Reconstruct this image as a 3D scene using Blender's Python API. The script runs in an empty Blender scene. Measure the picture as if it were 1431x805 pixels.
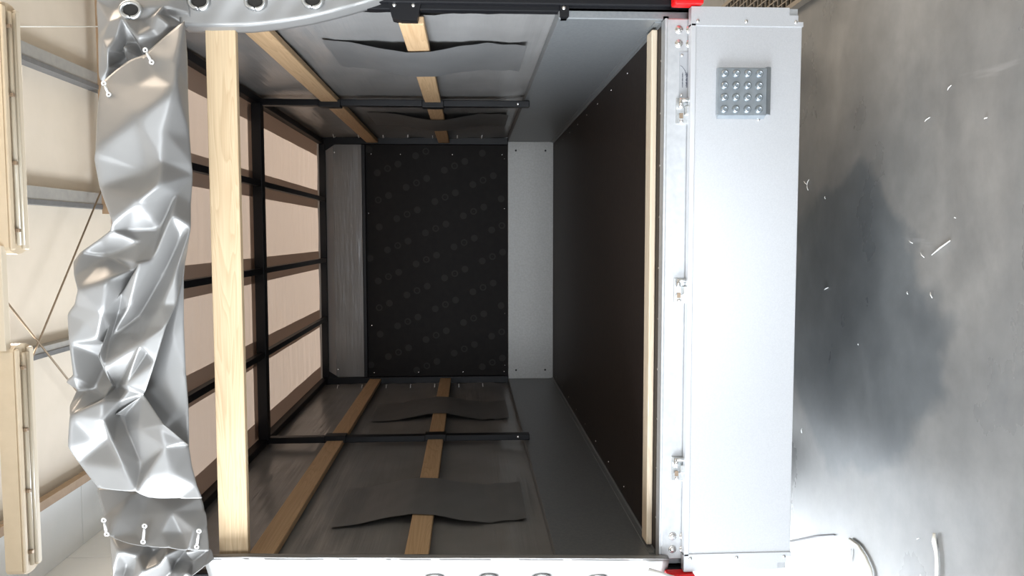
import bpy, bmesh, math, random
from math import sin, cos, pi, radians
from mathutils import Vector, Matrix
from mathutils.geometry import delaunay_2d_cdt
random.seed(7)
sc = bpy.context.scene
col = sc.collection
DZ = 0.62            # height of the trailer deck above the hall floor; z below is measured from the deck
G = -DZ              # hall floor

# ------------------------------------------------------------------ camera
CX, CY, CZ, YAW, PIT, ROL, FPX = 0.16465, -2.13898, 0.52723, 0.06758, 0.0542, -0.00497, 1094.52
def make_camera():
    cd = bpy.data.cameras.new('camera'); cd.sensor_width = 36; cd.lens = FPX/1431*36
    cd.clip_start = .02
    o = bpy.data.objects.new('camera', cd); col.objects.link(o)
    F = Vector((-sin(YAW)*cos(PIT), cos(YAW)*cos(PIT), -sin(PIT)))
    R = Vector((cos(YAW), sin(YAW), 0)); U = R.cross(F)
    R2 = cos(ROL)*R + sin(ROL)*U; U2 = -sin(ROL)*R + cos(ROL)*U
    M = Matrix.Identity(4)                       # the phone was held turned a quarter
    for i in range(3):
        M[i][0] = -U2[i]; M[i][1] = R2[i]; M[i][2] = -F[i]
    M[0][3], M[1][3], M[2][3] = CX, CY, CZ+DZ
    o.matrix_world = M
    sc.camera = o
make_camera()

# ------------------------------------------------------------------ world, lights, exposure
w = bpy.data.worlds.new('world'); sc.world = w; w.use_nodes = True
w.node_tree.nodes['Background'].inputs[0].default_value = (.75, .85, 1, 1)
w.node_tree.nodes['Background'].inputs[1].default_value = 1.0
sc.view_settings.view_transform = 'Standard'; sc.view_settings.look = 'None'
sc.view_settings.gamma = 1; sc.view_settings.use_curve_mapping = False
sc.view_settings.exposure = 0.0
def area(name, loc, target, sx, sy, power, colr, spread=pi):
    l = bpy.data.lights.new(name, 'AREA'); l.shape = 'RECTANGLE'; l.size = sx; l.size_y = sy
    l.energy = power; l.color = colr; l.spread = spread
    o = bpy.data.objects.new(name, l); col.objects.link(o)
    o.location = Vector(loc)+Vector((0, 0, DZ))
    d = Vector(target)-Vector(loc)
    o.rotation_euler = d.to_track_quat('-Z', 'Y').to_euler()
    return o
DAY = (.87, .935, 1.0)
area('gate_daylight', (-3.35, -1.9, 1.2), (0, -1.9, 1.2), 3.4, 3.4, 540, DAY)       # daylight in the open side gate
area('end_door_daylight', (-.3, -8.9, 1.0), (-.3, 0, .6), 2.6, 3.0, 310, DAY)         # the hall's end door behind the photographer
area('roof_tarp_backlight', (0.4, 5.0, 4.4), (0.2, 2.6, 0), 2.6, 1.4, 150, (1, .88, .76))      # added lamp under the closed roof, backlights the roof tarp
area('rear_window', (-3.35, 5.5, 1.0), (0, 5.5, .6), 3.0, 2.4, 420, DAY)
area('high_window', (-3.2, 7.6, 3.2), (0, 6.0, 0), 4.0, 1.5, 170, DAY)
area('warm_side_fill', (4.2, 1.2, 4.3), (3.2, 1.0, 0), 2.0, 5.0, 470, (1, .84, .68))  # added warm fill lamp under the closed roof, brightens the right side

# ------------------------------------------------------------------ materials
def mat(name, base=(.5, .5, .5), rough=.5, metal=0, spec=.5, coat=0):
    m = bpy.data.materials.new(name); m.use_nodes = True
    b = m.node_tree.nodes['Principled BSDF']
    b.inputs['Base Color'].default_value = (*base, 1); b.inputs['Roughness'].default_value = rough
    b.inputs['Metallic'].default_value = metal; b.inputs['Specular IOR Level'].default_value = spec
    if coat: b.inputs['Coat Weight'].default_value = coat
    return m
def N(m, t, **kw):
    n = m.node_tree.nodes.new(t)
    for k, v in kw.items():
        if k in n.inputs: n.inputs[k].default_value = v
        else: setattr(n, k, v)
    return n
def link(m, a, b): m.node_tree.links.new(a, b)
def coords(m, scale=(1, 1, 1), rot=(0, 0, 0)):
    t = N(m, 'ShaderNodeTexCoord'); p = N(m, 'ShaderNodeMapping')
    p.inputs['Scale'].default_value = scale; p.inputs['Rotation'].default_value = rot
    link(m, t.outputs['Object'], p.inputs['Vector']); return p.outputs['Vector']
def ramp(m, fac, stops):
    r = N(m, 'ShaderNodeValToRGB'); e = r.color_ramp.elements
    while len(e) < len(stops): e.new(.5)
    for x, (p, c) in zip(e, stops): x.position = p; x.color = (*c, 1)
    link(m, fac, r.inputs['Fac']); return r.outputs['Color']
def noise(m, vec, scale, detail=3, rough=.55, dist=0):
    n = N(m, 'ShaderNodeTexNoise'); n.inputs['Scale'].default_value = scale; n.inputs['Detail'].default_value = detail
    n.inputs['Roughness'].default_value = rough; n.inputs['Distortion'].default_value = dist
    link(m, vec, n.inputs['Vector']); return n.outputs['Fac']
def bsdf(m): return m.node_tree.nodes['Principled BSDF']
def bump(m, fac, strength, dist=.002):
    b = N(m, 'ShaderNodeBump'); b.inputs['Strength'].default_value = strength; b.inputs['Distance'].default_value = dist
    link(m, fac, b.inputs['Height']); link(m, b.outputs['Normal'], bsdf(m).inputs['Normal'])
def speckled(name, c0, c1, rough, metal, scale=60, spec=.5, bstr=0, stretch=(1, 1, 1)):
    m = mat(name, c0, rough, metal, spec); f = noise(m, coords(m, stretch), scale, 4)
    link(m, ramp(m, f, [(.3, c0), (.7, c1)]), bsdf(m).inputs['Base Color'])
    if bstr: bump(m, f, bstr)
    return m
def wood(name, axis, light=(.66, .45, .25), dark=(.45, .26, .12), knots=True):
    m = mat(name, light, .55, 0, .3)
    s = [9, 9, 9]; s[axis] = .55
    v = coords(m, tuple(s))
    nd = noise(m, v, 2.2, 2, .5, .6)
    mu = N(m, 'ShaderNodeMath', operation='MULTIPLY'); mu.inputs[1].default_value = 16
    link(m, nd, mu.inputs[0])
    fr = N(m, 'ShaderNodeMath', operation='FRACT'); link(m, mu.outputs[0], fr.inputs[0])
    mid = tuple(a*.62+b*.38 for a, b in zip(light, dark))
    c = ramp(m, fr.outputs[0], [(0, light), (.55, tuple(a*.85+b*.15 for a, b in zip(light, dark))), (.9, mid), (1, light)])
    s2 = [160, 160, 160]; s2[axis] = 4
    f2 = noise(m, coords(m, tuple(s2)), 1.0, 2)
    mx = N(m, 'ShaderNodeMix', data_type='RGBA', blend_type='MULTIPLY'); mx.inputs[0].default_value = .5
    link(m, c, mx.inputs[6]); link(m, ramp(m, f2, [(.3, (.78, .74, .7)), (.65, (1, 1, 1))]), mx.inputs[7])
    outc = mx.outputs[2]
    if knots:
        s3 = [7, 7, 7]; s3[axis] = 3.2
        vo = N(m, 'ShaderNodeTexVoronoi'); vo.inputs['Scale'].default_value = 1.0
        link(m, coords(m, tuple(s3)), vo.inputs['Vector'])
        mk = N(m, 'ShaderNodeMix', data_type='RGBA', blend_type='MIX')
        link(m, ramp(m, vo.outputs['Distance'], [(.03, (1, 1, 1)), (.09, (0, 0, 0))]), mk.inputs[0])
        link(m, outc, mk.inputs[6]); mk.inputs[7].default_value = (*dark, 1); outc = mk.outputs[2]
    link(m, outc, bsdf(m).inputs['Base Color'])
    bump(m, f2, .15)
    return m

M = {}
M['black'] = mat('black_paint', (.007, .007, .0085), .42, 0, .25)
M['galv'] = speckled('galvanised_sheet', (.50, .52, .54), (.60, .61, .62), .38, .75, 90)
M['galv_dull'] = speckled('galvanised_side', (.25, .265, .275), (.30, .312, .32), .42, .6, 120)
M['galv_front'] = speckled('galvanised_front', (.29, .285, .272), (.335, .33, .318), .45, .4, 90)
M['zinc'] = speckled('zinc_steel', (.55, .57, .58), (.68, .69, .69), .3, .9, 200)
M['alu'] = speckled('tailgate_sheet', (.60, .61, .63), (.655, .665, .685), .36, .55, 300)
M['tread'] = speckled('step_plate_zinc', (.30, .335, .365), (.36, .395, .42), .32, .75, 60)
M['alu_edge'] = mat('aluminium_edge', (.72, .73, .75), .35, .6)
M['beam'] = speckled('rear_beam_zinc', (.52, .53, .545), (.60, .61, .62), .4, .6, 60)
M['stud'] = mat('bright_zinc', (.75, .75, .75), .2, 1)
M['ply'] = speckled('brown_film_plywood', (.017, .012, .0105), (.027, .020, .017), .5, 0, 40, .2, .1)
M['ply_front'] = speckled('black_film_plywood', (.011, .009, .0085), (.015, .0128, .0115), .55, 0, 30, .12)
M['ply_dot'] = mat('grey_print', (.031, .029, .0265), .55, 0, .12)
M['pine_x'] = wood('pine_cross_board', 0, (.78, .60, .385), (.52, .33, .17))
M['pine_y'] = wood('pine_side_board', 1, (.62, .43, .25), (.40, .23, .11))
M['pine_strip'] = wood('pine_floor_strip', 0, (.76, .65, .50), (.55, .40, .25), False)
M['red'] = mat('red_lens', (.75, .008, .010), .2, 0, .5)
M['rubber'] = mat('tyre_rubber', (.02, .02, .02), .8)
M['white'] = mat('white_plastic', (.86, .86, .85), .4)
M['hole'] = mat('hole_shade_paint', (.02, .018, .016), .8)
M['label'] = mat('label_film', (.40, .41, .43), .45, .2)
M['ink'] = mat('label_ink', (.07, .075, .10), .6)
def pvc(name, c0, c1, rough, metal, trans=0, tcol=(.8, .7, .62), wr=(4, 40, 4), bs=.25):
    m = mat(name, c0, rough, metal, .5)
    f = noise(m, coords(m, wr), 1, 3)
    g = noise(m, coords(m), 5, 3)
    link(m, ramp(m, g, [(.3, c0), (.7, c1)]), bsdf(m).inputs['Base Color'])
    bump(m, f, bs, .006)
    if trans:
        t = N(m, 'ShaderNodeBsdfTranslucent'); t.inputs[0].default_value = (*tcol, 1)
        mx = N(m, 'ShaderNodeMixShader'); mx.inputs[0].default_value = trans
        o = m.node_tree.nodes['Material Output']
        link(m, bsdf(m).outputs[0], mx.inputs[1]); link(m, t.outputs[0], mx.inputs[2]); link(m, mx.outputs[0], o.inputs[0])
    return m
M['tarp'] = pvc('silver_tarp', (.275, .27, .262), (.305, .298, .29), .37, .28, 0, wr=(6, 6, 6), bs=.05)
M['tarp_in'] = pvc('grey_tarp_inside', (.235, .23, .224), (.275, .27, .264), .27, .0, .06, (.6, .55, .5), wr=(3, 1.2, 30), bs=.5)
M['tarp_strip'] = pvc('grey_tarp_pocket', (.135, .135, .135), (.16, .16, .16), .45, 0, 0, wr=(3, 3, 30), bs=.2)
M['tarp_roof'] = pvc('translucent_roof_tarp', (.60, .56, .53), (.65, .61, .57), .45, 0, .5, (.62, .53, .48), wr=(3, 26, 3), bs=.5)
M['roof_band'] = pvc('roof_sheet_double_layer', (.40, .34, .29), (.43, .365, .315), .5, 0, .35, (.42, .34, .29), wr=(3, 20, 3), bs=.2)
M['cream'] = speckled('cream_roof_panel', (.66, .58, .475), (.70, .615, .51), .55, 0, 3)
M['wallp'] = speckled('light_wall_panel', (.66, .67, .66), (.70, .70, .69), .5, 0, 3)
M['wallbeige'] = speckled('beige_wall_panel', (.62, .56, .47), (.66, .60, .51), .55, 0, 3)
M['purlin'] = speckled('grey_steel_purlin', (.30, .295, .285), (.36, .35, .33), .45, .3, 14)
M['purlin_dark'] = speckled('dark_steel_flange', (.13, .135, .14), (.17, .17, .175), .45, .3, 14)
M['trim'] = speckled('brown_trim', (.33, .22, .13), (.38, .26, .16), .6, 0, 14)
M['rod'] = mat('rusty_rod', (.25, .19, .13), .6, .3)
M['lamp'] = speckled('cream_lamp_body', (.58, .475, .335), (.63, .52, .375), .4, 0, 9)
M['tube'] = mat('lamp_tube', (.52, .46, .36), .25)
M['lamp_rail'] = mat('lamp_rail', (.62, .54, .42), .4)
M['clip'] = mat('lamp_clip', (.32, .24, .17), .35, .5)
M['grate'] = mat('grating_steel', (.24, .205, .165), .5, .4)
M['pit'] = mat('grating_pit', (.03, .025, .02), .9)
M['cable'] = mat('white_cable', (.8, .78, .72), .4)
M['greycable'] = mat('grey_cable', (.22, .22, .23), .5)
def floor_mat():
    m = mat('grey_concrete', (.2, .2, .2), .42, 0, .5)
    v = coords(m)
    f1 = noise(m, coords(m, (1, 1.6, 1)), 1.6, 6, .6, .3)
    f2 = noise(m, v, 9, 5, .65)
    f3 = noise(m, coords(m, (8, 1.2, 1), (0, 0, .15)), 1.3, 4, .6, .6)
    c1 = ramp(m, f1, [(.32, (.13, .132, .132)), (.5, (.17, .169, .165)), (.68, (.22, .216, .208))])
    mx = N(m, 'ShaderNodeMix', data_type='RGBA', blend_type='MULTIPLY'); mx.inputs[0].default_value = .6
    link(m, c1, mx.inputs[6]); link(m, ramp(m, f2, [(.3, (.78, .78, .78)), (.7, (1.15, 1.15, 1.15))]), mx.inputs[7])
    ms = N(m, 'ShaderNodeMix', data_type='RGBA', blend_type='MIX')
    link(m, ramp(m, f3, [(.68, (0, 0, 0)), (.80, (.45, .45, .45))]), ms.inputs[0])
    link(m, mx.outputs[2], ms.inputs[6]); ms.inputs[7].default_value = (.36, .36, .36, 1)
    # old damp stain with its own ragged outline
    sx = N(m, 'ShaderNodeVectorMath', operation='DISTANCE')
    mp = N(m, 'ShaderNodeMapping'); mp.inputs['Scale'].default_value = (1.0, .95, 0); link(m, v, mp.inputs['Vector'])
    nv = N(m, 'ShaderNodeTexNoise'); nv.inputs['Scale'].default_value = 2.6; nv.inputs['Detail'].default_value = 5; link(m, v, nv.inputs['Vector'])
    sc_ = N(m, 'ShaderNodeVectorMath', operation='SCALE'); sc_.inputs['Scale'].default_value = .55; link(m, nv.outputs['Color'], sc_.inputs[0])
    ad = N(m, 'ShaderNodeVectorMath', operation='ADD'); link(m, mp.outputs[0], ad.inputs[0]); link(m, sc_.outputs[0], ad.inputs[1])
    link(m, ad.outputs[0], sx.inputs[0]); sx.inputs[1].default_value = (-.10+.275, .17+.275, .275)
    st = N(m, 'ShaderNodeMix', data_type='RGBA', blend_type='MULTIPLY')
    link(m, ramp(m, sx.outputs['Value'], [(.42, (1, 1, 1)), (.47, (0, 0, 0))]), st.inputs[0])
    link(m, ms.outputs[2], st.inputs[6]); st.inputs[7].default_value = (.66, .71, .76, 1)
    link(m, st.outputs[2], bsdf(m).inputs['Base Color'])
    link(m, ramp(m, f1, [(.3, (.24, .24, .24)), (.7, (.38, .38, .38))]), bsdf(m).inputs['Roughness'])
    bump(m, f2, .03, .002)
    return m
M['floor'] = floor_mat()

# ------------------------------------------------------------------ mesh helpers
class MB:
    def __init__(s): s.bm = bmesh.new(); s.mi = 0
    def _f(s, vs, smooth=False):
        try:
            f = s.bm.faces.new(vs); f.material_index = s.mi; f.smooth = smooth
        except ValueError: pass
    def box(s, x0, x1, y0, y1, z0, z1, bev=0):
        n = set(s.bm.edges)
        V = [s.bm.verts.new((x, y, z)) for x in (x0, x1) for y in (y0, y1) for z in (z0, z1)]
        for q in ((0, 1, 3, 2), (4, 6, 7, 5), (0, 4, 5, 1), (2, 3, 7, 6), (0, 2, 6, 4), (1, 5, 7, 3)): s._f([V[i] for i in q])
        if bev:
            bmesh.ops.bevel(s.bm, geom=[e for e in s.bm.edges if e not in n], offset=bev, segments=2, affect='EDGES', profile=.5)
        return s
    def prism(s, pts, axis, a, b):
        """polygon in the two other axes, pulled along axis from a to b"""
        def mk(p, t):
            c = list(p); c.insert(axis, t); return s.bm.verts.new(c)
        A = [mk(p, a) for p in pts]; B = [mk(p, b) for p in pts]
        s._f(A); s._f(B[::-1])
        for i in range(len(pts)):
            j = (i+1) % len(pts); s._f([A[j], A[i], B[i], B[j]])
        return s
    def tube(s, pts, r, seg=10, cap=True):
        pts = [Vector(p) for p in pts]; rings = []
        for i, p in enumerate(pts):
            t = (pts[min(i+1, len(pts)-1)]-pts[max(i-1, 0)]).normalized()
            a = t.cross(Vector((0, 0, 1)))
            if a.length < .05: a = t.cross(Vector((1, 0, 0)))
            a.normalize(); b = t.cross(a)
            rr = r[i] if isinstance(r, (list, tuple)) else r
            rings.append([s.bm.verts.new(p+(a*cos(2*pi*k/seg)+b*sin(2*pi*k/seg))*rr) for k in range(seg)])
        for A, B in zip(rings, rings[1:]):
            for k in range(seg): s._f([A[k], A[(k+1) % seg], B[(k+1) % seg], B[k]], True)
        if cap: s._f(rings[0][::-1]); s._f(rings[-1])
        return s
    def lathe(s, c, axis, prof, seg=20):
        """prof: (along axis, radius) pairs"""
        ax = Vector(axis).normalized(); a = ax.orthogonal().normalized(); b = ax.cross(a); c = Vector(c); rings = []
        for h, r in prof:
            if r < 1e-6: rings.append([s.bm.verts.new(c+ax*h)]); continue
            rings.append([s.bm.verts.new(c+ax*h+(a*cos(2*pi*k/seg)+b*sin(2*pi*k/seg))*r) for k in range(seg)])
        for A, B in zip(rings, rings[1:]):
            for k in range(seg):
                j = (k+1) % seg
                if len(A) == 1 and len(B) == 1: continue
                if len(A) == 1: s._f([A[0], B[j], B[k]], True)
                elif len(B) == 1: s._f([A[k], A[j], B[0]], True)
                else: s._f([A[k], A[j], B[j], B[k]], True)
        return s
    def grid(s, nu, nv, fn, smooth=True):
        Vs = [[s.bm.verts.new(fn(i/nu, j/nv)) for j in range(nv+1)] for i in range(nu+1)]
        for i in range(nu):
            for j in range(nv): s._f([Vs[i][j], Vs[i+1][j], Vs[i+1][j+1], Vs[i][j+1]], smooth)
        return s
    def build(s, name, m, parent=None, label=None):
        bmesh.ops.recalc_face_normals(s.bm, faces=s.bm.faces)
        off = Vector((0, 0, -DZ)); p = parent
        while p: off += p.location; p = p.parent
        for v in s.bm.verts: v.co -= off
        me = bpy.data.meshes.new(name); s.bm.to_mesh(me); s.bm.free()
        for x in (m if isinstance(m, (list, tuple)) else [m]): me.materials.append(x)
        o = bpy.data.objects.new(name, me); col.objects.link(o)
        if parent: o.parent = parent
        if label: o['label'] = label
        return o
def own_origin(o):
    """put a one-mesh thing's origin at its own base"""
    me = o.data
    lo = [min(v.co[i] for v in me.vertices) for i in range(3)]; hi = [max(v.co[i] for v in me.vertices) for i in range(3)]
    c = Vector(((lo[0]+hi[0])/2, (lo[1]+hi[1])/2, lo[2]))
    for v in me.vertices: v.co -= c
    o.location += c
    return o
def tag(o, label, cat, group=None):
    o['label'] = label; o['category'] = cat
    if group: o['group'] = group
    return o
def thing(name, label, cat, loc=(0, 0, 0), group=None):
    o = bpy.data.objects.new(name, None); col.objects.link(o); o.empty_display_size = .1
    o.location = Vector(loc)+Vector((0, 0, DZ))
    return tag(o, label, cat, group)
def struct(name, mb, m):
    o = mb.build(name, m); o['kind'] = 'structure'; return o
def dome(mb, c, axis, r, h=None, seg=12):
    h = h or r*.55
    mb.lathe(c, axis, [(-.002, r), (0, r), (h*.55, r*.86), (h*.88, r*.5), (h, 0)], seg); return mb

FV = [[0.55,-0.108,1.437],[0.497,-0.132,1.438],[0.368,-0.198,1.419],[0.349,-0.186,1.428],[0.282,-0.168,1.426],[0.197,-0.216,1.377],[0.177,-0.204,1.388],[0.158,-0.186,1.42],[0.125,-0.168,1.476],[0.101,-0.168,1.494],[0.068,-0.192,1.483],[0.035,-0.216,1.464],[-0.002,-0.186,1.487],[-0.029,-0.168,1.514],[-0.1,-0.168,1.513],[-0.18,-0.168,1.506],[-0.201,-0.144,1.536],[-0.221,-0.144,1.509],[-0.257,-0.168,1.517],[-0.271,-0.204,1.5],[-0.35,-0.204,1.508],[-0.398,-0.18,1.495],[-0.466,-0.174,1.452],[0.7,-0.12,1.228],[0.605,-0.126,1.221],[0.516,-0.132,1.22],[0.411,-0.132,1.219],[0.344,-0.138,1.214],[0.315,-0.126,1.216],[0.243,-0.138,1.219],[0.186,-0.168,1.21],[0.11,-0.15,1.23],[-0.364,-0.15,1.237],[-0.414,-0.156,1.229],[-0.465,-0.156,1.218],[-0.501,-0.156,1.205],[0.615,-0.114,1.333],[0.599,-0.114,1.372],[-0.471,-0.192,1.354],[-0.494,-0.174,1.324],[-0.499,-0.162,1.261],[0.585,-0.174,1.23],[0.515,-0.198,1.227],[0.412,-0.196,1.256],[0.344,-0.192,1.266],[0.442,-0.204,1.319],[0.529,-0.154,1.337],[0.556,-0.146,1.296],[0.319,-0.174,1.31],[0.285,-0.222,1.263],[0.241,-0.222,1.318],[0.177,-0.168,1.359],[0.149,-0.174,1.332],[0.098,-0.216,1.318],[0.114,-0.15,1.421],[0.056,-0.222,1.391],[0.024,-0.186,1.374],[-0.022,-0.21,1.411],[-0.045,-0.186,1.461],[-0.091,-0.174,1.443],[-0.128,-0.186,1.436],[-0.102,-0.12,1.44],[-0.15,-0.108,1.446],[0.269,-0.156,1.246],[0.181,-0.15,1.289],[0.065,-0.144,1.356],[-0.028,-0.132,1.406],[0.215,-0.192,1.247],[0.108,-0.192,1.294],[-0.008,-0.186,1.358],[-0.087,-0.138,1.423],[0.159,-0.146,1.243],[0.074,-0.138,1.287],[-0.038,-0.132,1.356],[0.076,-0.186,1.243],[-0.003,-0.186,1.279],[-0.055,-0.192,1.309],[-0.1,-0.21,1.326],[-0.004,-0.18,1.246],[-0.057,-0.204,1.264],[-0.146,-0.192,1.297],[-0.219,-0.174,1.329],[-0.231,-0.156,1.342],[-0.219,-0.12,1.421],[-0.201,-0.18,1.374],[-0.12,-0.168,1.323],[-0.156,-0.18,1.424],[-0.222,-0.138,1.487],[-0.215,-0.132,1.469],[-0.243,-0.138,1.444],[-0.236,-0.198,1.424],[-0.339,-0.18,1.456],[-0.34,-0.168,1.424],[-0.282,-0.204,1.421],[-0.348,-0.198,1.402],[-0.409,-0.198,1.378],[-0.283,-0.156,1.415],[-0.283,-0.132,1.418],[-0.218,-0.168,1.376],[-0.243,-0.174,1.392],[-0.33,-0.15,1.384],[-0.406,-0.162,1.35],[-0.289,-0.132,1.399],[-0.299,-0.186,1.285],[-0.348,-0.174,1.239],[-0.357,-0.192,1.281],[-0.314,-0.186,1.291],[-0.422,-0.186,1.268],[-0.428,-0.192,1.326],[-0.314,-0.18,1.348]]
FE = [[0,1],[1,2],[2,3],[3,4],[4,5],[5,6],[6,7],[7,8],[8,9],[9,10],[10,11],[11,12],[12,13],[13,14],[14,15],[15,16],[16,17],[17,18],[18,19],[19,20],[20,21],[21,22],[22,38],[38,39],[39,40],[40,35],[23,36],[36,37],[37,0],[23,41],[41,42],[42,43],[43,44],[44,49],[42,45],[45,2],[3,48],[48,49],[49,50],[50,5],[8,54],[54,53],[53,55],[55,11],[13,58],[58,59],[59,60],[57,60],[63,64],[64,65],[65,66],[66,61],[67,68],[68,69],[69,70],[71,72],[72,73],[30,74],[74,75],[75,76],[76,77],[31,78],[78,79],[79,80],[80,81],[81,82],[77,83],[77,84],[61,83],[86,90],[90,19],[20,91],[91,92],[93,94],[94,95],[95,38],[82,103],[103,104],[104,32],[97,82],[97,100],[100,101],[11,57],[53,56],[56,57],[61,62],[62,83],[98,99],[99,93]]
FR = [0,1,2,3,4,5,6,7,8,9,10,11,12,13,14,15,16,17,18,19,20,21,22,38,39,40,35,34,33,32,104,103,82,81,80,79,78,31,30,29,28,27,26,25,24,23,36,37]
FL = [0,1,2,3,4,5,6,7,8,9,10,11,12,13,14,15,16,17,18,19,20,21,22]
FH1 = [23,24,25,26,27,28,29,30,31]
FH2 = [32,33,34,35]
FH3 = [31,78,79,80,81,82,103,104,32]
UV = [[0.154,-0.133,1.232],[0.059,-0.129,1.245],[-0.054,-0.121,1.251],[-0.183,-0.119,1.25],[-0.285,-0.115,1.247],[-0.407,-0.115,1.249],[-0.41,-0.103,1.28],[-0.352,-0.103,1.333],[-0.258,-0.103,1.384],[-0.212,-0.103,1.382],[-0.137,-0.115,1.348],[-0.036,-0.121,1.307],[0.055,-0.127,1.275],[0.136,-0.129,1.258],[-0.089,-0.129,1.279],[-0.2,-0.125,1.305],[-0.274,-0.122,1.278],[0.001,-0.132,1.258]]
UN = 14
UE = [[17,14],[14,15]]
SV = [[-0.489,-0.078,1.507],[-0.499,-0.078,1.402],[-0.515,-0.078,1.362],[-0.517,-0.078,1.232],[-0.552,-0.09,1.219],[-0.589,-0.108,1.209],[-0.648,-0.138,1.195],[-0.642,-0.144,1.251],[-0.631,-0.15,1.296],[-0.626,-0.15,1.35],[-0.616,-0.15,1.397],[-0.602,-0.144,1.44],[-0.591,-0.138,1.457],[-0.557,-0.114,1.473],[-0.555,-0.121,1.431],[-0.559,-0.104,1.375],[-0.597,-0.126,1.385],[-0.548,-0.112,1.299],[-0.604,-0.116,1.272],[-0.596,-0.133,1.32],[-0.591,-0.126,1.241]]
SN = 14
SE = [[13,14],[14,16],[15,19],[17,20],[16,10],[20,7]]
CV = [[-0.615,-0.075,1.475],[-0.63,-0.075,1.429],[-0.64,-0.075,1.38],[-0.646,-0.075,1.325],[-0.655,-0.075,1.275],[-0.66,-0.075,1.212],[-0.688,-0.087,1.202],[-0.699,-0.111,1.222],[-0.723,-0.111,1.254],[-0.774,-0.099,1.27],[-0.787,-0.087,1.343],[-0.786,-0.087,1.408],[-0.79,-0.075,1.468],[-0.716,-0.087,1.466],[-0.648,-0.123,1.433],[-0.713,-0.051,1.442],[-0.666,-0.111,1.39],[-0.698,-0.135,1.367],[-0.671,-0.063,1.367],[-0.685,-0.123,1.332],[-0.654,-0.135,1.308],[-0.731,-0.063,1.323],[-0.706,-0.039,1.316],[-0.657,-0.111,1.27],[-0.698,-0.075,1.262],[-0.731,-0.123,1.4],[-0.759,-0.063,1.37],[-0.733,-0.123,1.292],[-0.747,-0.063,1.45],[-0.706,-0.123,1.264]]
CN = 14
CE = [[14,15],[16,17],[18,19],[20,21],[22,29],[23,24],[17,26],[25,15]]
DV = [[0.808,-0.045,1.474],[0.763,-0.045,1.474],[0.671,-0.057,1.466],[0.56,-0.057,1.468],[0.552,-0.045,1.453],[0.594,-0.045,1.397],[0.614,-0.045,1.352],[0.695,-0.045,1.243],[0.728,-0.057,1.231],[0.772,-0.057,1.241],[0.811,-0.045,1.238],[0.81,-0.045,1.355],[0.625,-0.105,1.423],[0.656,-0.081,1.445],[0.659,-0.093,1.405],[0.701,-0.081,1.426],[0.736,-0.057,1.423],[0.654,-0.057,1.394],[0.708,-0.093,1.391],[0.657,-0.105,1.353],[0.654,-0.045,1.369],[0.635,-0.093,1.39],[0.627,-0.033,1.405],[0.705,-0.069,1.348],[0.681,-0.093,1.318],[0.662,-0.087,1.304],[0.715,-0.099,1.304],[0.723,-0.057,1.29],[0.691,-0.093,1.272],[0.741,-0.081,1.293],[0.586,-0.081,1.435],[0.602,-0.045,1.424],[0.73,-0.081,1.372]]
DN = 12
DE = [[12,14],[13,12],[18,19],[19,20],[21,22],[17,22],[24,25],[27,28],[15,18],[30,31],[26,24],[12,21]]
TABS = [[[0.617,-0.145,1.315],[0.588,-0.145,1.301]],[[0.537,-0.14,1.419],[0.51,-0.14,1.408]],[[-0.551,-0.155,1.451],[-0.587,-0.155,1.445]],[[-0.568,-0.155,1.351],[-0.609,-0.155,1.356]],[[-0.588,-0.145,1.22],[-0.629,-0.145,1.227]]]
EYE = [[0.722,-0.11,1.361],[0.759,-0.06,1.211],[0.761,-0.06,1.07],[0.767,-0.06,0.925],[-0.793,-0.022,0.628],[-0.797,-0.022,0.478],[-0.8,-0.022,0.33],[-0.805,-0.022,0.173]]
RF = [[0.7,1.263],[0.698,1.195],[0.701,1.096],[0.711,1.014],[0.724,0.941],[0.74,0.876],[0.753,0.83],[0.77,0.775],[0.787,0.729],[0.817,0.664]]
LF = [[-0.695,1.242],[-0.695,1.138],[-0.701,0.967],[-0.707,0.737],[-0.714,0.484],[-0.72,0.248],[-0.725,0.089],[-0.728,-0.021]]
CAM = [0.1646,-2.13897,0.52723,0.06763,0.0542,-0.00505,1094.51683]
GR = [[0.959,0.621],[0.954,0.504],[1.155,1.316],[1.252,1.521]]
CAB1 = [[-0.751,0.108],[-0.75,0.055],[-0.766,0.013],[-0.789,-0.017],[-0.819,-0.031],[-0.873,-0.042]]
CAB2 = [[-0.57,-0.312],[-0.591,-0.313],[-0.614,-0.323],[-0.645,-0.328],[-0.69,-0.328],[-0.734,-0.33]]
CAB3 = [[-0.931,0.542],[-0.885,0.447],[-0.832,0.338],[-0.779,0.213]]
SCR = [[[0.114,-0.256],[0.15,-0.33]],[[0.149,-0.153],[0.142,-0.173]],[[0.119,-0.207],[0.107,-0.226]],[[0.509,-0.297],[0.518,-0.313]],[[0.448,-0.206],[0.455,-0.23]],[[0.421,-0.436],[0.422,-0.448]],[[0.334,0.475],[0.347,0.499]],[[0.334,0.475],[0.35,0.459]],[[0.334,0.475],[0.314,0.463]],[[0.288,0.338],[0.279,0.333]],[[-0.779,0.102],[-0.822,0.108]],[[0.022,-0.256],[0.008,-0.266]],[[0.016,-0.154],[0.009,-0.158]],[[-0.013,0.326],[-0.004,0.297]],[[0.206,-0.343],[0.203,-0.349]],[[-0.501,0.469],[-0.519,0.468]],[[-0.617,-0.234],[-0.609,-0.246]],[[-0.16,0.094],[-0.156,0.094]]]
LIGHT = [[1.702,3.397,3.6],[0.043,3.271,3.6],[-0.567,3.332,3.6],[-2.143,3.272,3.6],[-0.55,3.209,3.6],[-0.585,3.461,3.6]]
ROD = [[0.612,6.412,4.42],[-0.987,4.94,4.42],[-0.379,4.644,4.42],[-1.425,5.826,4.42],[1.964,4.969,4.42],[2.346,6.437,4.42]]# ================================================================== the hall
RT = 4.62
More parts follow.
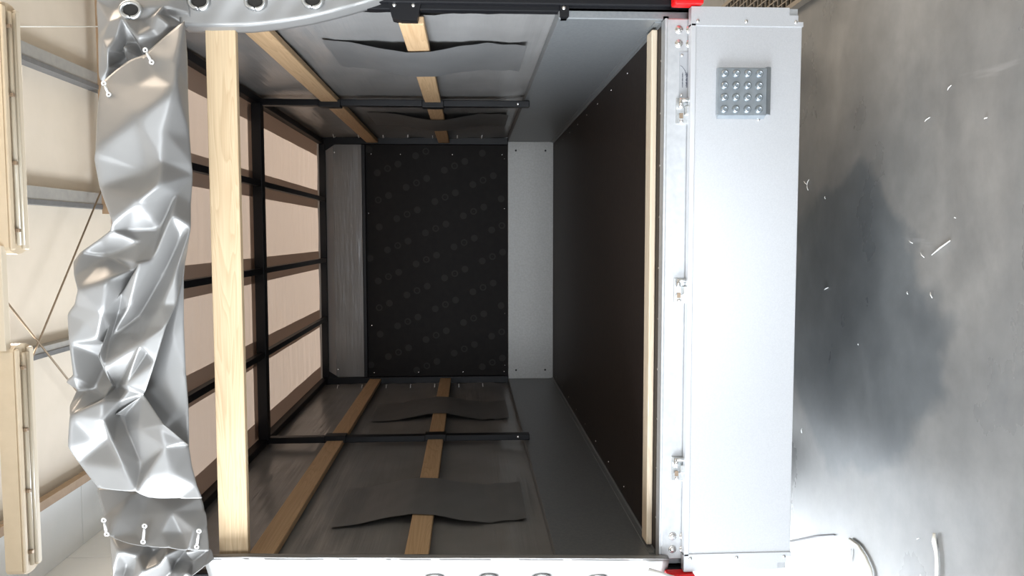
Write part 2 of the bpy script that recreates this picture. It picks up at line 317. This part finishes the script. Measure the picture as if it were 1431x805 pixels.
mb = MB(); mb.grid(40, 40, lambda u, v: (-3.6+u*9.2, -10+v*20, G), False); struct('floor', mb, M['floor'])
struct('ceiling', MB().box(-3.6, 5.6, -10, 10, RT, RT+.08), M['cream'])
# left wall with its gate opening and a window; light-panel cladding with upright seams
def wall_left():
    mb = MB(); x0, x1 = -3.10, -3.0
    y = -10.0
    def seg(a, b, z0, z1):
        n = max(1, round((b-a)/1.0))
        for k in range(n):
            mb.box(x0, x1, a+(b-a)*k/n+.004, a+(b-a)*(k+1)/n-.004, z0, z1, .004)
    seg(-10, -3.8, G, RT); seg(-3.8, 0.0, 2.95, RT); seg(0.0, 3.9, G, RT)
    seg(3.9, 7.1, G, -.25); seg(3.9, 5.6, 2.25, RT); seg(5.6, 7.1, 2.25, 2.45); seg(7.1, 9.6, G, 2.45); seg(5.6, 9.6, 3.95, RT); seg(9.6, 10, G, RT)
    return struct('wall_left', mb, M['wallp'])
wall_left()
struct('wall_right', MB().box(5.5, 5.6, -10, 10, G, RT), M['wallbeige'])
mb = MB()
for k in range(9): mb.box(-3.0+k*.95, -3.0+(k+1)*.95-.006, 9.9, 10, G, RT, .004)
struct('wall_back', mb, M['wallbeige'])
mb = MB()
mb.box(-3.0, -.9, -10, -9.9, G, RT); mb.box(2.9, 5.5, -10, -9.9, G, RT); mb.box(-.9, 2.9, -10, -9.9, 2.8, RT)
struct('wall_front', mb, M['wallbeige'])
mb = MB()
for a, b in ((3.9, 3.96), (5.47, 5.53), (7.04, 7.1)): mb.box(-3.09, -3.02, a, b, -.25, 2.25)
for a, b in ((-.25, -.19), (.97, 1.03), (2.19, 2.25)): mb.box(-3.09, -3.02, 3.9, 7.1, a, b)
struct('window_1', mb, M['black'])
mb = MB()
for k in range(5): mb.box(-3.09, -3.03, 5.6+k*.985, 5.66+k*.985, 2.45, 3.95)
for a, c in ((2.45, 2.51), (3.89, 3.95)): mb.box(-3.09, -3.03, 5.6, 9.6, a, c)
struct('window_2', mb, M['black'])
# roof steel: purlins run away from us along the roof, a brown trim follows the left wall head
for k, (xa, xb) in enumerate(((1.73, 1.90), (.452, .62), (-.97, -.868), (3.0, 3.13), (4.25, 4.38))):
    mb = MB()
    mb.box(xa+.045, xb, -9.9, 9.9, RT-.12, RT)
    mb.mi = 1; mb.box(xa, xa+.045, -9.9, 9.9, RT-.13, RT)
    struct('trim_%d' % (k+1), mb, [M['purlin'], M['purlin_dark']])
mb = MB(); mb.box(-2.36, -2.275, -9.9, 9.9, 4.46, 4.54); struct('trim_6', mb, M['trim'])
mb = MB()                                             # lowered light panel between trim and wall
for k in range(20): mb.box(-3.0, -2.36, -9.9+k*.99, -9.9+k*.99+.984, 4.50, RT, .003)
struct('trim_7', mb, M['wallp'])
struct('trim_8', MB().box(.40, 5.5, 6.62, 6.80, 4.36, 4.50), M['trim'])    # roof beam past the trailer
r = ROD
for (a, b), lab in (((r[0], r[1]), 'long rusty bracing rod rising from the middle roof purlin behind the crumpled tarp edge'),
                    ((r[2], r[3]), 'short rusty bracing rod crossing the long one next to the second lamp')):
    d = (Vector(b)-Vector(a)); A = Vector(a)-d*.04; B = Vector(b)+d*.25
    o = MB().tube([A, B], .009, 8).build('bracing_rod', M['rod']); tag(own_origin(o), lab, 'rod')
o = MB().tube([Vector(r[4])+(Vector(r[4])-Vector(r[5]))*.3, Vector(r[5])+(Vector(r[5])-Vector(r[4]))*.3], .006, 6).build('ceiling_cord', M['cable'])
tag(own_origin(o), 'thin pale cord stretched under the cream roof beside the upper lamp', 'cord')

def lamp(x0, x1, yc, lab):
    t = thing('fluorescent_lamp', lab, 'lamp', ((x0+x1)/2, yc, 3.52), 'long lamps under the hall roof')
    mb = MB()                                                    # tray with rounded ends
    def outline(h, n=7):
        P = []
        for sx, cx_ in ((1, x1-.05), (-1, x0+.05)):
            for k in range(n):
                a = -pi/2+pi*k/(n-1)
                P.append((cx_+sx*.05*cos(a), yc+sx*(h)*sin(a)))
        return P
    mb.prism(outline(.105), 2, 3.57, 3.68)
    mb.build('housing', M['lamp'], t)
    mb = MB(); mb.box(x0+.03, x1-.03, yc+.045, yc+.10, 3.545, 3.572, .01); mb.build('side_rail', M['lamp_rail'], t)
    mb = MB(); mb.box(x0+.03, x1-.03, yc-.10, yc-.055, 3.55, 3.572, .01); mb.build('side_rail', M['lamp'], t)
    for yy in (yc-.02, yc+.025):
        MB().tube([(x0+.06, yy, 3.55), (x1-.06, yy, 3.55)], .014, 10).build('tube', M['tube'], t)
    for k in range(4):
        xx = x0+.16+(x1-x0-.32)*k/3
        MB().box(xx-.012, xx+.012, yc-.055, yc-.028, 3.528, 3.575, .003).build('clip', M['clip'], t)
    for xx in (x0+.35, x1-.35):
        MB().tube([(xx, yc, 3.67), (xx, yc, RT-.1)], .006, 6).build('hanger', M['rod'], t)
lamp(.04, 1.70, 3.33, 'long cream tube lamp under the roof, nearer the right-hand red light')
lamp(-2.16, -.565, 3.32, 'long cream tube lamp under the roof beside the X of bracing rods')
o = MB().box(-.60, .10, 3.19, 3.25, 3.60, 3.65, .004).build('cable_trunking', M['lamp_rail'])
tag(own_origin(o), 'white cable trunking bridging the two long cream lamps', 'trunking')

def grating():
    t = thing('floor_grating', 'rusty steel floor grating behind the right end of the tailgate', 'grating', (1.06, 1.4, G))
    x0, x1, y0, y1 = .957, 1.165, .15, 3.15
    mb = MB()
    for xx in (x0, x1): mb.box(xx-.008, xx+.008, y0, y1, G, G+.030)
    for yy in (y0, y1): mb.box(x0, x1, yy-.008, yy+.008, G, G+.030)
    mb.build('frame', M['grate'], t)
    mb = MB()
    for k in range(1, 75): mb.box(x0, x1, y0+k*(y1-y0)/75-.0025, y0+k*(y1-y0)/75+.0025, G+.004, G+.027)
    for k in range(1, 7): mb.box(x0+k*(x1-x0)/7-.002, x0+k*(x1-x0)/7+.002, y0, y1, G+.016, G+.028)
    mb.build('mesh_bars', M['grate'], t)
    MB().box(x0, x1, y0, y1, G+.0005, G+.003).build('pit_bottom', M['pit'], t)
grating()

# ================================================================== the trailer
T = thing('box_trailer', 'galvanised box trailer with black frame and lowered tailgate in the hall', 'trailer', (0, 1.4, G))
Lb, HB, HT = 2.80, .285, 1.455
def part(name, mb, m, parent=None, label=None): return mb.build(name, m, parent or T, label)
# deck
part('deck', MB().box(-.755, .755, .0, Lb+.02, -.015, 0), M['ply'], label='dark brown plywood deck')
def screw(p, axis, r, parent=None, name='screw', m='stud'):
    mb = MB(); dome(mb, p, axis, r); return part(name, mb, M[m], parent)
for k in range(9):
    screw((.700, .18+k*.30, 0), (0, 0, 1), .0035); screw((-.700, .18+k*.30, 0), (0, 0, 1), .0035)
for k in range(10): screw((.64-k*.142, .018, 0), (0, 0, 1), .0035)
# side boards, with a folded bottom angle
for s in (1, -1):
    mb = MB(); mb.box(min(s*.745, s*.775), max(s*.745, s*.775), .0, Lb, -.08, HB, .003)
    b = part('side_board', mb, M['galv_dull'], label='galvanised side board')
    mb = MB()
    pts = [(s*.7455, .0005), (s*.734, .0005), (s*.734, .003), (s*.742, .004), (s*.742, .018), (s*.7455, .019)]
    mb.prism(pts, 1, .02, Lb-.02)
    part('corner_angle', mb, M['galv_dull'])
mb = MB(); mb.box(-.745, .745, Lb-.025, Lb, 0, HB, .002)
fb = part('front_board', mb, M['galv_front'], label='pale galvanised front board')
for x in (-.69, .69):
    for z in (.05, .235): screw((x, Lb-.025, z), (0, -1, 0), .006, fb, 'rivet', 'black')
# front plywood with its faint dot print
mb = MB(); mb.box(-.745, .745, Lb-.012, Lb, HB, 1.17)
mb.mi = 1
for i in range(-4, 12):
    for j in range(-8, 12):
        ix, iy = 46.8-13.4*i+39.6*j, 29.1+42.7*i+19.4*j
        for q in (-1, 0, 1):
            px, py = 510+ix+q*14.3-14.3, 200+iy-q*6+6
            X, Z = -(py-362)*.00455, (773-px)*.00447
            if abs(X) > .70 or not HB+.03 < Z < 1.15: continue
            if q: mb.lathe((X, Lb-.0125, Z), (0, -1, 0), [(.0004, .0215), (.0004, 0)], 16)
            else: mb.lathe((X, Lb-.0125, Z), (0, -1, 0), [(.0004, .0215), (.0004, .0125)], 16); mb.lathe((X, Lb-.0125, Z), (0, -1, 0), [(.0004, .004), (.0004, 0)], 3)
fp = part('front_panel', mb, [M['ply_front'], M['ply_dot']], label='black plywood front panel with faint dot print')
for x in (-.66, -.33, .0, .33, .64):
    if x: screw((x, Lb-.013, HB+.02+.0), (0, -1, 0), .003, fp)
for X, Z in ((.665, 1.13), (.665, .95), (.665, .63), (.665, .32), (-.70, 1.13), (-.70, .85), (-.70, .57), (-.70, .31), (.30, 1.15), (-.40, 1.14)):
    screw((X, Lb-.014, Z), (0, -1, 0), .0045, fp)
# front frame: corner posts, top bar, middle bar, corner gussets
fr_y0, fr_y1 = Lb-.05, Lb-.013
for s in (1, -1):
    a, b = sorted((s*.722, s*.765))
    part('corner_post', MB().box(a, b, fr_y0, fr_y1+.01, HB, HT-.01, .003), M['black'])
    mb = MB(); mb.prism([(s*.722, 1.415), (s*.722, 1.345), (s*.675, 1.415)], 1, fr_y0+.004, fr_y0+.012); part('gusset', mb, M['black'])
    screw((s*.672, Lb-.035, 1.345+.005), (0, -1, 0), .006)
part('front_top_bar', MB().box(-.722, .722, fr_y0, fr_y1, 1.405, HT-.01, .003), M['black'])
part('front_bar', MB().box(-.722, .722, Lb-.04, fr_y1, 1.165, 1.188, .003), M['black'])
# rear frame: corner posts outside the opening
for s in (1, -1):
    a, b = sorted((s*.776, s*(.835 if s > 0 else .802)))
    part('rear_post', MB().box(a, b, -.02 if s > 0 else .0, .05, -.075, HT, .004), M['black'])
    a, b = sorted((s*.763, s*.779))
    part('post_flange', MB().box(a, b, .0, .03, -.075, HT, .003), M['black'])
    mb = MB(); mb.prism([(s*.7765, .738), (s*.738, .728), (s*.732, .705), (s*.732, .662), (s*.7765, .652)], 1, -.012, .028)
    br = part('board_bracket', mb, M['black'])
    for z in (.672, .722): screw((s*.772, -.012, z), (0, -1, 0), .006, br)
    mb = MB(); mb.prism([(s*.7765, .282), (s*.748, .282), (s*.745, .278), (s*.745, .262), (s*.748, .258), (s*.7765, .258)], 1, -.014, .02)
    lt = part('latch_stop', mb, M['black']); screw((s*.77, -.014, .272), (0, -1, 0), .006, lt)
part('rear_top_bar', MB().box(-.776, .776, .0, .04, HT-.045, HT, .003), M['black'])
# middle posts and bow
for s in (1, -1):
    a, b = sorted((s*.715, s*.742))
    mp = part('middle_post', MB().box(a, b, 1.27, 1.31, HB-.02, HT-.03, .003), M['black'])
    screw((s*.727, 1.268, .315), (0, -1, 0), .007, mp)
    for z in (1.117, .68):
        a, b = sorted((s*.709, s*.74))
        part('board_hook', MB().box(a, b, 1.262, 1.318, z-.047, z+.047, .003), M['black'], mp)
    a, b = sorted((s*.722, s*.752))
    part('roof_rail', MB().box(a, b, .04, Lb-.05, 1.413, HT-.005, .003), M['black'])
part('roof_bow', MB().box(-.722, .722, 1.255, 1.305, 1.402, HT-.012, .003), M['black'])
for xc in (.385, .012, -.35):
    part('roof_bar', MB().box(xc-.0125, xc+.0125, .04, Lb-.05, 1.408, 1.433, .002), M['black'])
# rear cross beam with lip, bolts, hinges, plate
mb = MB(); mb.box(-.742, .742, -.028, .0, -.115, -.004, .003); mb.box(-.742, .742, -.0285, .012, -.004, .0015)
beam = part('rear_beam', mb, M['beam'], label='galvanised rear beam under the deck edge')
for s in (1, -1):
    for x in (.713, .676):
        for z in (-.036, -.066):
            mb = MB(); dome(mb, (s*x, -.028, z), (0, -1, 0), .0085, .005); mb.lathe((s*x, -.028, z), (0, -1, 0), [(0, .011), (.0015, .011), (.002, .008)], 14)
            part('bolt', mb, M['stud'], beam)
def hinge(xc):
    mb = MB()
    mb.box(xc-.034, xc+.034, -.032, -.028, -.074, -.030, .001)
    mb.box(xc-.034, xc-.010, -.036, -.032, -.062, -.034, .001)
    h = part('hinge', mb, M['zinc'], label='zinc tailgate hinge')
    MB().tube([(xc+.032, -.040, -.040), (xc+.006, -.040, -.040)], .0065, 10).build('hinge_pin', M['stud'], h)
    MB().tube([(xc+.028, -.040, -.036), (xc+.028, -.042, -.066)], .006, 10).build('hinge_lug', M['zinc'], h)
    MB().box(xc-.012, xc+.014, -.046, -.034, -.082, -.052, .003).build('hinge_arm', M['zinc'], h)
    mb = MB(); mb.box(xc-.006, xc-.020, -.037, -.0355, -.048, -.038); mb.build('hinge_slot', M['clip'], h)
    mb = MB(); dome(mb, (xc-.027, -.036, -.044), (0, -1, 0), .006); mb.build('rivet', M['stud'], h)
for xc in (.497, .013, -.482): hinge(xc)
mb = MB(); mb.box(.532, .655, -.0295, -.028, -.11, -.038, .0005)
pl = part('maker_plate', mb, M['label'], label='thin grey maker plate with blurred dark print')
mb = MB(); mb.tube([(.618, -.0296, -.041), (.615, -.0296, -.046), (.607, -.0296, -.052), (.600, -.0296, -.055), (.590, -.0296, -.064), (.58, -.0296, -.075)], .0006, 5)
mb.tube([(.606, -.0296, -.054), (.590, -.0296, -.0545)], .0005, 5)
for (a, b, z, h) in ((.600, .560, -.047, .0026), (.600, .560, -.058, .0045)):
    n = 11
    for k in range(n):
        x = a+(b-a)*(k+.5)/n; wv = .0009+.0007*(k*7 % 3)
        mb.box(x-wv, x+wv, -.0299, -.0295, z-h/2, z+h/2*(.6+.4*(k % 2)))
mb.build('plate_print', M['ink'], pl)
for x in (.645, .54): screw((x, -.0295, -.045), (0, -1, 0), .004, pl)
# tail lamps
for s in (1, -1):
    mb = MB(); a, b = sorted((s*.768, s*.880)); mb.box(a, b, -.075, -.03, -.090, -.012, .006)
    tl = part('tail_lamp', mb, M['red'], label='red tail lamp')
    MB().box(a+.004, b-.004, -.03, -.012, -.086, -.016).build('lamp_base', M['black'], tl)
part('post_foot', MB().box(.742, .835, -.015, .03, -.09, -.076), M['black'])
part('post_foot', MB().box(-.802, -.742, -.015, .03, -.09, -.076), M['black'])
# underside
for s in (1, -1):
    a, b = sorted((s*.55, s*.60)); part('chassis_rail', MB().box(a, b, .02, Lb, -.115, -.016), M['galv'])
part('axle', MB().tube([(-.80, 1.55, -.29), (.80, 1.55, -.29)], .035, 12), M['galv'])
for s in (1, -1):
    part('axle_arm', MB().box(s*.575-.025, s*.575+.025, 1.42, 1.60, -.31, -.112, .01), M['galv'])
    mb = MB(); mb.lathe((s*.885, 1.55, -.345), (s, 0, 0), [(-.07, .17), (-.08, .20), (-.075, .255), (-.05, .274), (.05, .274), (.075, .255), (.08, .20), (.07, .17)], 36)
    wh = part('wheel', mb, M['rubber'])
    mb = MB(); mb.lathe((s*.885, 1.55, -.345), (s, 0, 0), [(-.075, .172), (-.06, .165), (.06, .165), (.075, .172), (.06, .150), (.035, .13), (.03, .07), (.055, .05), (.055, 0)], 28)
    mb.build('rim', M['zinc'], wh)
mb = MB(); mb.tube([(0, Lb-.1, -.14), (0, Lb+1.1, -.14)], .035, 12); part('drawbar', mb, M['galv'])
mb = MB(); mb.tube([(.06, Lb+.85, .1), (.06, Lb+.85, -.5)], .024, 12); part('jockey_stand', mb, M['galv'])
mb = MB(); mb.lathe((.03, Lb+.85, -.535), (1, 0, 0), [(0, .03), (0, .08), (.05, .08), (.05, .03)], 20); part('jockey_wheel', mb, M['rubber'])

# tailgate hanging from its hinges
ZT, ZB = -.062, -.360
mb = MB(); mb.box(-.722, .722, -.058, -.036, ZB, ZT, .002)
TG = part('tailgate', mb, M['alu'], label='lowered satin aluminium tailgate hanging at the rear')
part('top_rail', MB().box(-.722, .722, -.0605, -.034, ZT-.012, ZT+.002, .0015), M['alu_edge'], TG)
for s in (1, -1):
    mb = MB()
    pts = [(s*.716, ZT+.002), (s*.765, ZT+.002), (s*.765, ZB+.036), (s*.745, ZB+.036), (s*.745, ZB+.012), (s*.728, ZB+.012), (s*.728, ZB-.002), (s*.716, ZB-.002)]
    mb.prism(pts, 1, -.0605, -.034)
    part('end_profile', mb, M['alu'], TG)
    a, b = sorted((s*.746, s*.763)); part('profile_plug', MB().box(a, b, -.056, -.040, ZB+.012, ZB+.036), M['galv'], TG)
    for z in (-.078, -.208, -.342): screw((s*.728, -.0605, z), (0, -1, 0), .005, TG, 'rivet')
# tread plate
mb = MB()
x0, x1, z0, z1 = .481, .605, -.262, -.130
mb.box(x0, x1, -.074, -.0585, z0, z1, .0015)
mb.prism([(x0, -.074), (x0-.008, -.0585), (x0, -.0585)], 2, z0+.002, z1-.002)
mb.prism([(-.074, z0), (-.0585, z0), (-.0585, z0-.016), (-.068, z0-.012)], 0, x0+.003, x1+.003)
tp = part('tread_plate', mb, M['tread'], TG, label='galvanised anti-slip step plate with sixteen raised studs')
mb = MB()
for i in range(4):
    for j in range(4):
        c = (x0+.0155+j*.031, -.074, z1-.018-i*.031)
        mb.lathe(c, (0, -1, 0), [(0, .0108), (.003, .0098), (.006, .0078), (.0072, .0058), (.0066, .0044), (.001, .0040), (.001, 0)], 18)
def merge(dst, mbx):
    me = bpy.data.meshes.new('tmp'); 
    for v in mbx.bm.verts: v.co -= Vector((0, 1.4, G))+Vector((0, 0, 0))
    b2 = bmesh.new(); b2.from_mesh(dst.data); mbx.bm.to_mesh(me); b2.from_mesh(me); b2.to_mesh(dst.data); b2.free(); mbx.bm.free(); bpy.data.meshes.remove(me)
merge(tp, mb)
screw((.472, -.058, -.247), (0, -1, 0), .004, TG, 'rivet')

# ================================================================== loose boards
def board(name, box, m, lab, cat='board', group=None, nails=()):
    mb = MB(); mb.box(*box, .003); o = mb.build(name, m); tag(own_origin(o), lab, cat, group); return o
for s, side in ((1, 'right'), (-1, 'left')):
    a, b = sorted((s*.730, s*.752))
    for zc, hh, w in ((1.117, .036, 'upper'), (.680, .034, 'lower')):
        far = 'beside the step-plate end' if s == 1 else 'opposite the step-plate end'
        board('side_slat', (a, b, .02, Lb-.055, zc-hh, zc+hh), M['pine_y'],
              '%s pine slat running along the %s tarp wall inside the trailer' % (w, 'brighter right' if s == 1 else 'darker left'), 'slat', 'pine slats along the tarp walls')
board('cross_board', (-.76, .76, -.012, .012, 1.136, 1.214), M['pine_x'], 'wide pale pine board spanning the rear opening below the crumpled tarp')
board('floor_strip', (-.735, .735, .060, .122, .0005, .017), M['pine_strip'], 'narrow pine strip lying on the brown deck near the rear edge', 'strip')

# ================================================================== the tarpaulin
TP = thing('tarpaulin', 'silver grey tarpaulin cover with its rear flap crumpled over the top', 'tarpaulin', (0, 1.4, HT))
def tpart(name, mb, m, label=None): return mb.build(name, m, TP, label)
def wob(x, y, z=0):
    return .5*sin(3.1*x+1.7*y+z)+.3*sin(7.3*x-4.1*y+2*z+1)+.2*sin(13.7*x+9.2*y+3)
# roof sheet
def roof_z(x, y):
    a = .0028*sin(2*pi*y/.115+2.2*sin(2.1*x+1)+1.4*sin(3.3*y)) + .0022*sin(2*pi*y/.071+3*sin(1.3*x-2)+y*5)
    return HT+.012+a*(.55+.45*sin(5*x+2*y))-.004*sin(pi*(x+.8)/1.6*4)**2
tpart('roof_sheet', MB().grid(40, 240, lambda u, v: (-.80+1.6*u, -.02+2.86*v, roof_z(-.80+1.6*u, -.02+2.86*v))), M['tarp_roof'], 'translucent pinkish roof sheet lit from above')
for xc, wd in ((.385, .055), (.012, .055), (-.35, .055), (.705, .055), (-.705, .055)):     # doubled strips welded over the bars
    tpart('roof_band', MB().grid(4, 60, lambda u, v: (xc+wd*(2*u-1), .0+2.76*v, HT+.002+.001*sin(v*40+u*3))), M['roof_band'], 'darker doubled strip of the roof sheet')
tpart('roof_band', MB().grid(40, 3, lambda u, v: (-.72+1.44*u, 1.25+.06*v, HT+.001)), M['roof_band'])
# side sheets with hem
for s in (1, -1):
    def f(u, v, s=s):
        y = .03+2.77*u; z = HB-.03+(HT+.012-HB+.03)*v
        bulge = .006*wob(y*1.5, z*9, s)*min(1, 4*v)*(.35+.65*min(1, 3*abs(u-.45)))
        return (s*(.762+bulge+.016*max(0, 1-v*9)), y, z)
    tpart('side_sheet', MB().grid(90, 50, f), M['tarp_in'], 'grey inner face of the side sheet')
    # pocket bands that hold the lower slat
    for (ya, yb, za, zb) in ((.32, .70, .345, .97), (1.74, 2.15, .33, 1.02)):
        def f2(u, v, s=s, ya=ya, yb=yb, za=za, zb=zb):
            y = ya+(yb-ya)*u+.025*sin(v*9+ya*5)*(.4+abs(v-.5)); z = za+(zb-za)*v
            over = min(1, max(0, 1.0-max(0, abs(z-.68)-.036)/(.17 if z > .68 else .18)))
            fl = .004*sin(z*70)*(1-v)*abs(u-.5)*(1-over)
            return (s*(.754-.028*over+fl+.0015*wob(y*3, z*6)), y, z)
        tpart('slat_pocket', MB().grid(24, 40, f2), M['tarp_strip'], 'dark grey pocket band passing over the lower slat')
    # lacing along the front edge
    for k in range(7):
        z = 1.33-k*.147
        MB().tube([(s*.760, Lb-.20, z), (s*.748, Lb-.16, z+.002), (s*.757, Lb-.12, z)], .0028, 6).build('lacing_cord', M['white'], TP)
# front sheet above the plywood: upright panel and the paler sloped head
mb = MB(); mb.grid(30, 8, lambda u, v: (-.722+1.444*u, Lb-.018+.002*wob(u*6, v), 1.17+.20*v)); tpart('front_sheet', mb, M['tarp_in'], 'grey front sheet above the plywood')
mb = MB(); mb.grid(30, 4, lambda u, v: (-.722+1.444*u, Lb-.018-.02*v+.002*wob(u*6, v), 1.362+.05*v)); tpart('front_sheet_head', mb, M['tarp_roof'], 'paler sloped head of the front sheet')
mb = MB(); mb.box(-.80, .80, Lb+.002, Lb+.006, HB-.05, HT+.012); tpart('front_outer_sheet', mb, M['tarp'])

def cdt_sheet(name, V, ring, edges, hems=(), crease=.55, levels=2, label=None, soft=6):
    """stiff creased sheet: outline, fold lines and points, each with its own depth"""
    co = [Vector((v[0], v[2])) for v in V]
    E = [tuple(e) for e in edges]+[(ring[i], ring[(i+1) % len(ring)]) for i in range(len(ring))]
    vo, eo, fo, ov, oe, of = delaunay_2d_cdt(co, E, [], 1, 1e-6)
    bm = bmesh.new(); vs = []
    for p, src in zip(vo, ov):
        if src: y = V[src[0]][1]
        else:
            ds = sorted((((p-c).length, V[i][1]) for i, c in enumerate(co)))[:3]
            y = sum(d[1]/(d[0]+1e-5) for d in ds)/sum(1/(d[0]+1e-5) for d in ds)
        vs.append(bm.verts.new((p.x, y, p.y)))
    poly = [co[i] for i in ring]
    def inside(q):
        c = False
        for i in range(len(poly)):
            a, b = poly[i], poly[i-1]
            if (a.y > q.y) != (b.y > q.y) and q.x < (b.x-a.x)*(q.y-a.y)/(b.y-a.y)+a.x: c = not c
        return c
    for f in fo:
        cen = sum((vo[i] for i in f), Vector((0, 0)))/len(f)
        if inside(cen):
            ff = bm.faces.new([vs[i] for i in f]); ff.smooth = True
    inv = {}
    for k, src in enumerate(ov):
        for q in src: inv[q] = k
    cr = bm.edges.layers.float.new('crease_edge')
    for e in E:
        a, b = inv.get(e[0]), inv.get(e[1])
        if a is None or b is None: continue
        x = bm.edges.get((vs[a], vs[b]))
        if x: x[cr] = crease
    for idx, steps in hems:
        prev = [vs[inv[i]] for i in idx]
        for (dy, dz, dx) in steps:
            cur = [bm.verts.new(v.co+Vector((dx, dy, dz))) for v in prev]
            for a, b, c, d in zip(prev, prev[1:], cur[1:], cur):
                f = bm.faces.new([a, b, c, d]); f.smooth = True
            prev = cur
    for e in bm.edges:
        if e.is_boundary: e[cr] = 1.0
    mb = MB(); mb.bm.free(); mb.bm = bm
    o = tpart(name, mb, M['tarp'], label)
    ss = o.modifiers.new('smooth', 'SUBSURF'); ss.subdivision_type = 'SIMPLE'; ss.levels = 3; ss.render_levels = 3
    sm = o.modifiers.new('soft_folds', 'SMOOTH'); sm.factor = .5; sm.iterations = soft
    so = o.modifiers.new('thickness', 'SOLIDIFY'); so.thickness = .0012; so.offset = 0
    return o
cdt_sheet('rear_flap', FV, FR, FE, hems=((FL, ((.05, .018, 0), (.12, .0, 0))), (FH1, ((.012, .008, 0), (.05, .03, 0))), (FH2, ((.012, .008, 0), (.05, .03, 0))), (FH3, ((.008, .008, 0),))), label='crumpled silver rear flap thrown over the top')
cdt_sheet('flap_underlayer', UV, list(range(UN)), UE, hems=((list(range(6)), ((.012, .008, 0), (.05, .03, 0))),), label='smooth underlayer of the flap showing below the folds')
cdt_sheet('flap_hem', SV, list(range(SN)), SE, label='straight hem of the flap by the left post')
cdt_sheet('crumpled_corner', CV, list(range(CN)), CE, crease=.7)
cdt_sheet('crumpled_corner', DV, list(range(DN)), DE, crease=.6)

# upright rear edges of the cover, turned outwards round the posts
def interp(P, x):
    for a, b in zip(P, P[1:]):
        if min(a[1], b[1]) <= x <= max(a[1], b[1]):
            t = (x-a[1])/(b[1]-a[1]); return a[0]+t*(b[0]-a[0])
    return P[0][0] if abs(x-P[0][1]) < abs(x-P[-1][1]) else P[-1][0]
def post_flap(P, s, ztop, zbot, xo, lab):
    def f(u, v):
        z = ztop+(zbot-ztop)*u; xe = interp(P, z)
        x = xe+(xo-xe)*max(0, (v-.25)/.75)
        c = min(1, v/.25); r = .065 if s > 0 else .02
        if v < .25: x = xe+s*(.018 if s > 0 else .004)*(1-cos(c*pi/2))
        d = abs(x-xe)
        if s > 0: y = .012-.065*sin(c*pi/2)-.012*sin(v*5+z*4)*v+.006*wob(z*6, v*2)*v
        else: y = -.035-.02*sin(c*pi/2)+.6*max(0, d-.004)+.006*wob(z*5, v*2)*v
        return (x, y, z)
    o = tpart('post_flap', MB().grid(70, 28, f), M['tarp'], lab)
    so = o.modifiers.new('thickness', 'SOLIDIFY'); so.thickness = .0015; so.offset = 0
    return o
post_flap(RF, 1, RF[0][1], RF[-1][1], .93, 'right rear edge of the cover turned outwards')
post_flap(LF, -1, LF[0][1], LF[-1][1], -.95, 'left rear edge of the cover turned round the post')
for s in (1, -1):        # outer face of the side walls down the boards
    a, b = sorted((s*.795, s*.798)); tpart('outer_side', MB().box(a, b, .05, Lb, HB-.02, HT+.01), M['tarp'])
for e in EYE:
    c = Vector(e)
    ring = [c+Vector((.019*cos(2*pi*k/24), 0, .024*sin(2*pi*k/24))) for k in range(25)]
    mb = MB(); mb.tube(ring, .0055, 8, False); ey = mb.build('eyelet', M['zinc'], TP, 'oval metal eyelet')
    mb = MB(); mb.lathe(c, (0, -1, 0), [(.001, .0185), (.0015, 0)], 20)  # dark disc in place of an open hole, its shade put into the colour
    mb.build('eyelet_dark_disc', M['hole'], ey)
for a, b in TABS:
    a = Vector(a); b = Vector(b); mb = MB(); d = (b-a).normalized()
    for c in (a, b):
        mb.tube([c+Vector((.0045*cos(2*pi*k/16), 0, .0045*sin(2*pi*k/16))) for k in range(17)], .0022, 8, False)
    mb.tube([a+d*.005, (a+b)/2, b-d*.005], [.0030, .0036, .0030], 8)
    mb.build('strap_loop', M['white'], TP, 'white plastic strap loop')
# tie end hanging out at the left post foot
o = MB().tube([(-.758, -.065, .04), (-.765, -.078, .005), (-.775, -.085, -.03), (-.792, -.082, -.05)], .009, 8).build('tie_end', M['white'], TP)

# ================================================================== bits on the floor
o = MB().tube([(x, y, G+.006) for x, y in CAB1], .0042, 8).build('cable', M['cable']); tag(own_origin(o), 'curved white cable end on the concrete just past the tailgate', 'cable')
mb = MB().tube([(x, y, G+.006) for x, y in CAB2], [.0035, .006, .0042, .0042, .0042, .0042], 8)
o = mb.build('cable', M['cable']); tag(own_origin(o), 'straight white cable with a dark tip lying nearest us on the concrete', 'cable')
o = MB().tube([(x, y, G+.003) for x, y in CAB3], .003, 8).build('cord', M['greycable']); tag(own_origin(o), 'thin dark grey cord on the concrete under the tailgate corner', 'cord')
labs = ['long white plastic sliver, largest of the scraps on the open concrete', 'short white sliver left of the longest one', 'white chip touching the tip of the longest sliver',
 'white rice-shaped scrap on the beige right side of the floor', 'tapered pale scrap beside the rice-shaped one', 'small curled pale crumb at the far right of the floor',
 'first arm of the tiny Y-shaped thread beside the tailgate', 'second arm of the tiny Y-shaped thread beside the tailgate', 'tail of the tiny Y-shaped thread beside the tailgate',
 'short pale fibre just below the Y-shaped thread', 'thin pale fibre beside the curved white cable', 'pale fibre in the middle of the open floor',
 'pale crumb near the fibre in the middle of the floor', 'pale flake near the tailgate middle', 'tiny pale dot below the longest sliver', 'pale fibre close to the left part of the tailgate edge',
 'pale crumb beside the tip of the straight cable', 'tiny pale crumb between dark floor patches']
for (a, b), lab in zip(SCR, labs):
    a = Vector((*a, G+.003)); b = Vector((*b, G+.004)); m_ = (a+b)/2+Vector((0, 0, .002))
    big = .0020 if (b-a).length > .03 else .0012
    o = MB().tube([a, m_, b], [big*.5, big, big*.7], 6).build('plastic_scrap', M['white'])
    tag(own_origin(o), lab, 'scrap', 'plastic scraps on the concrete')
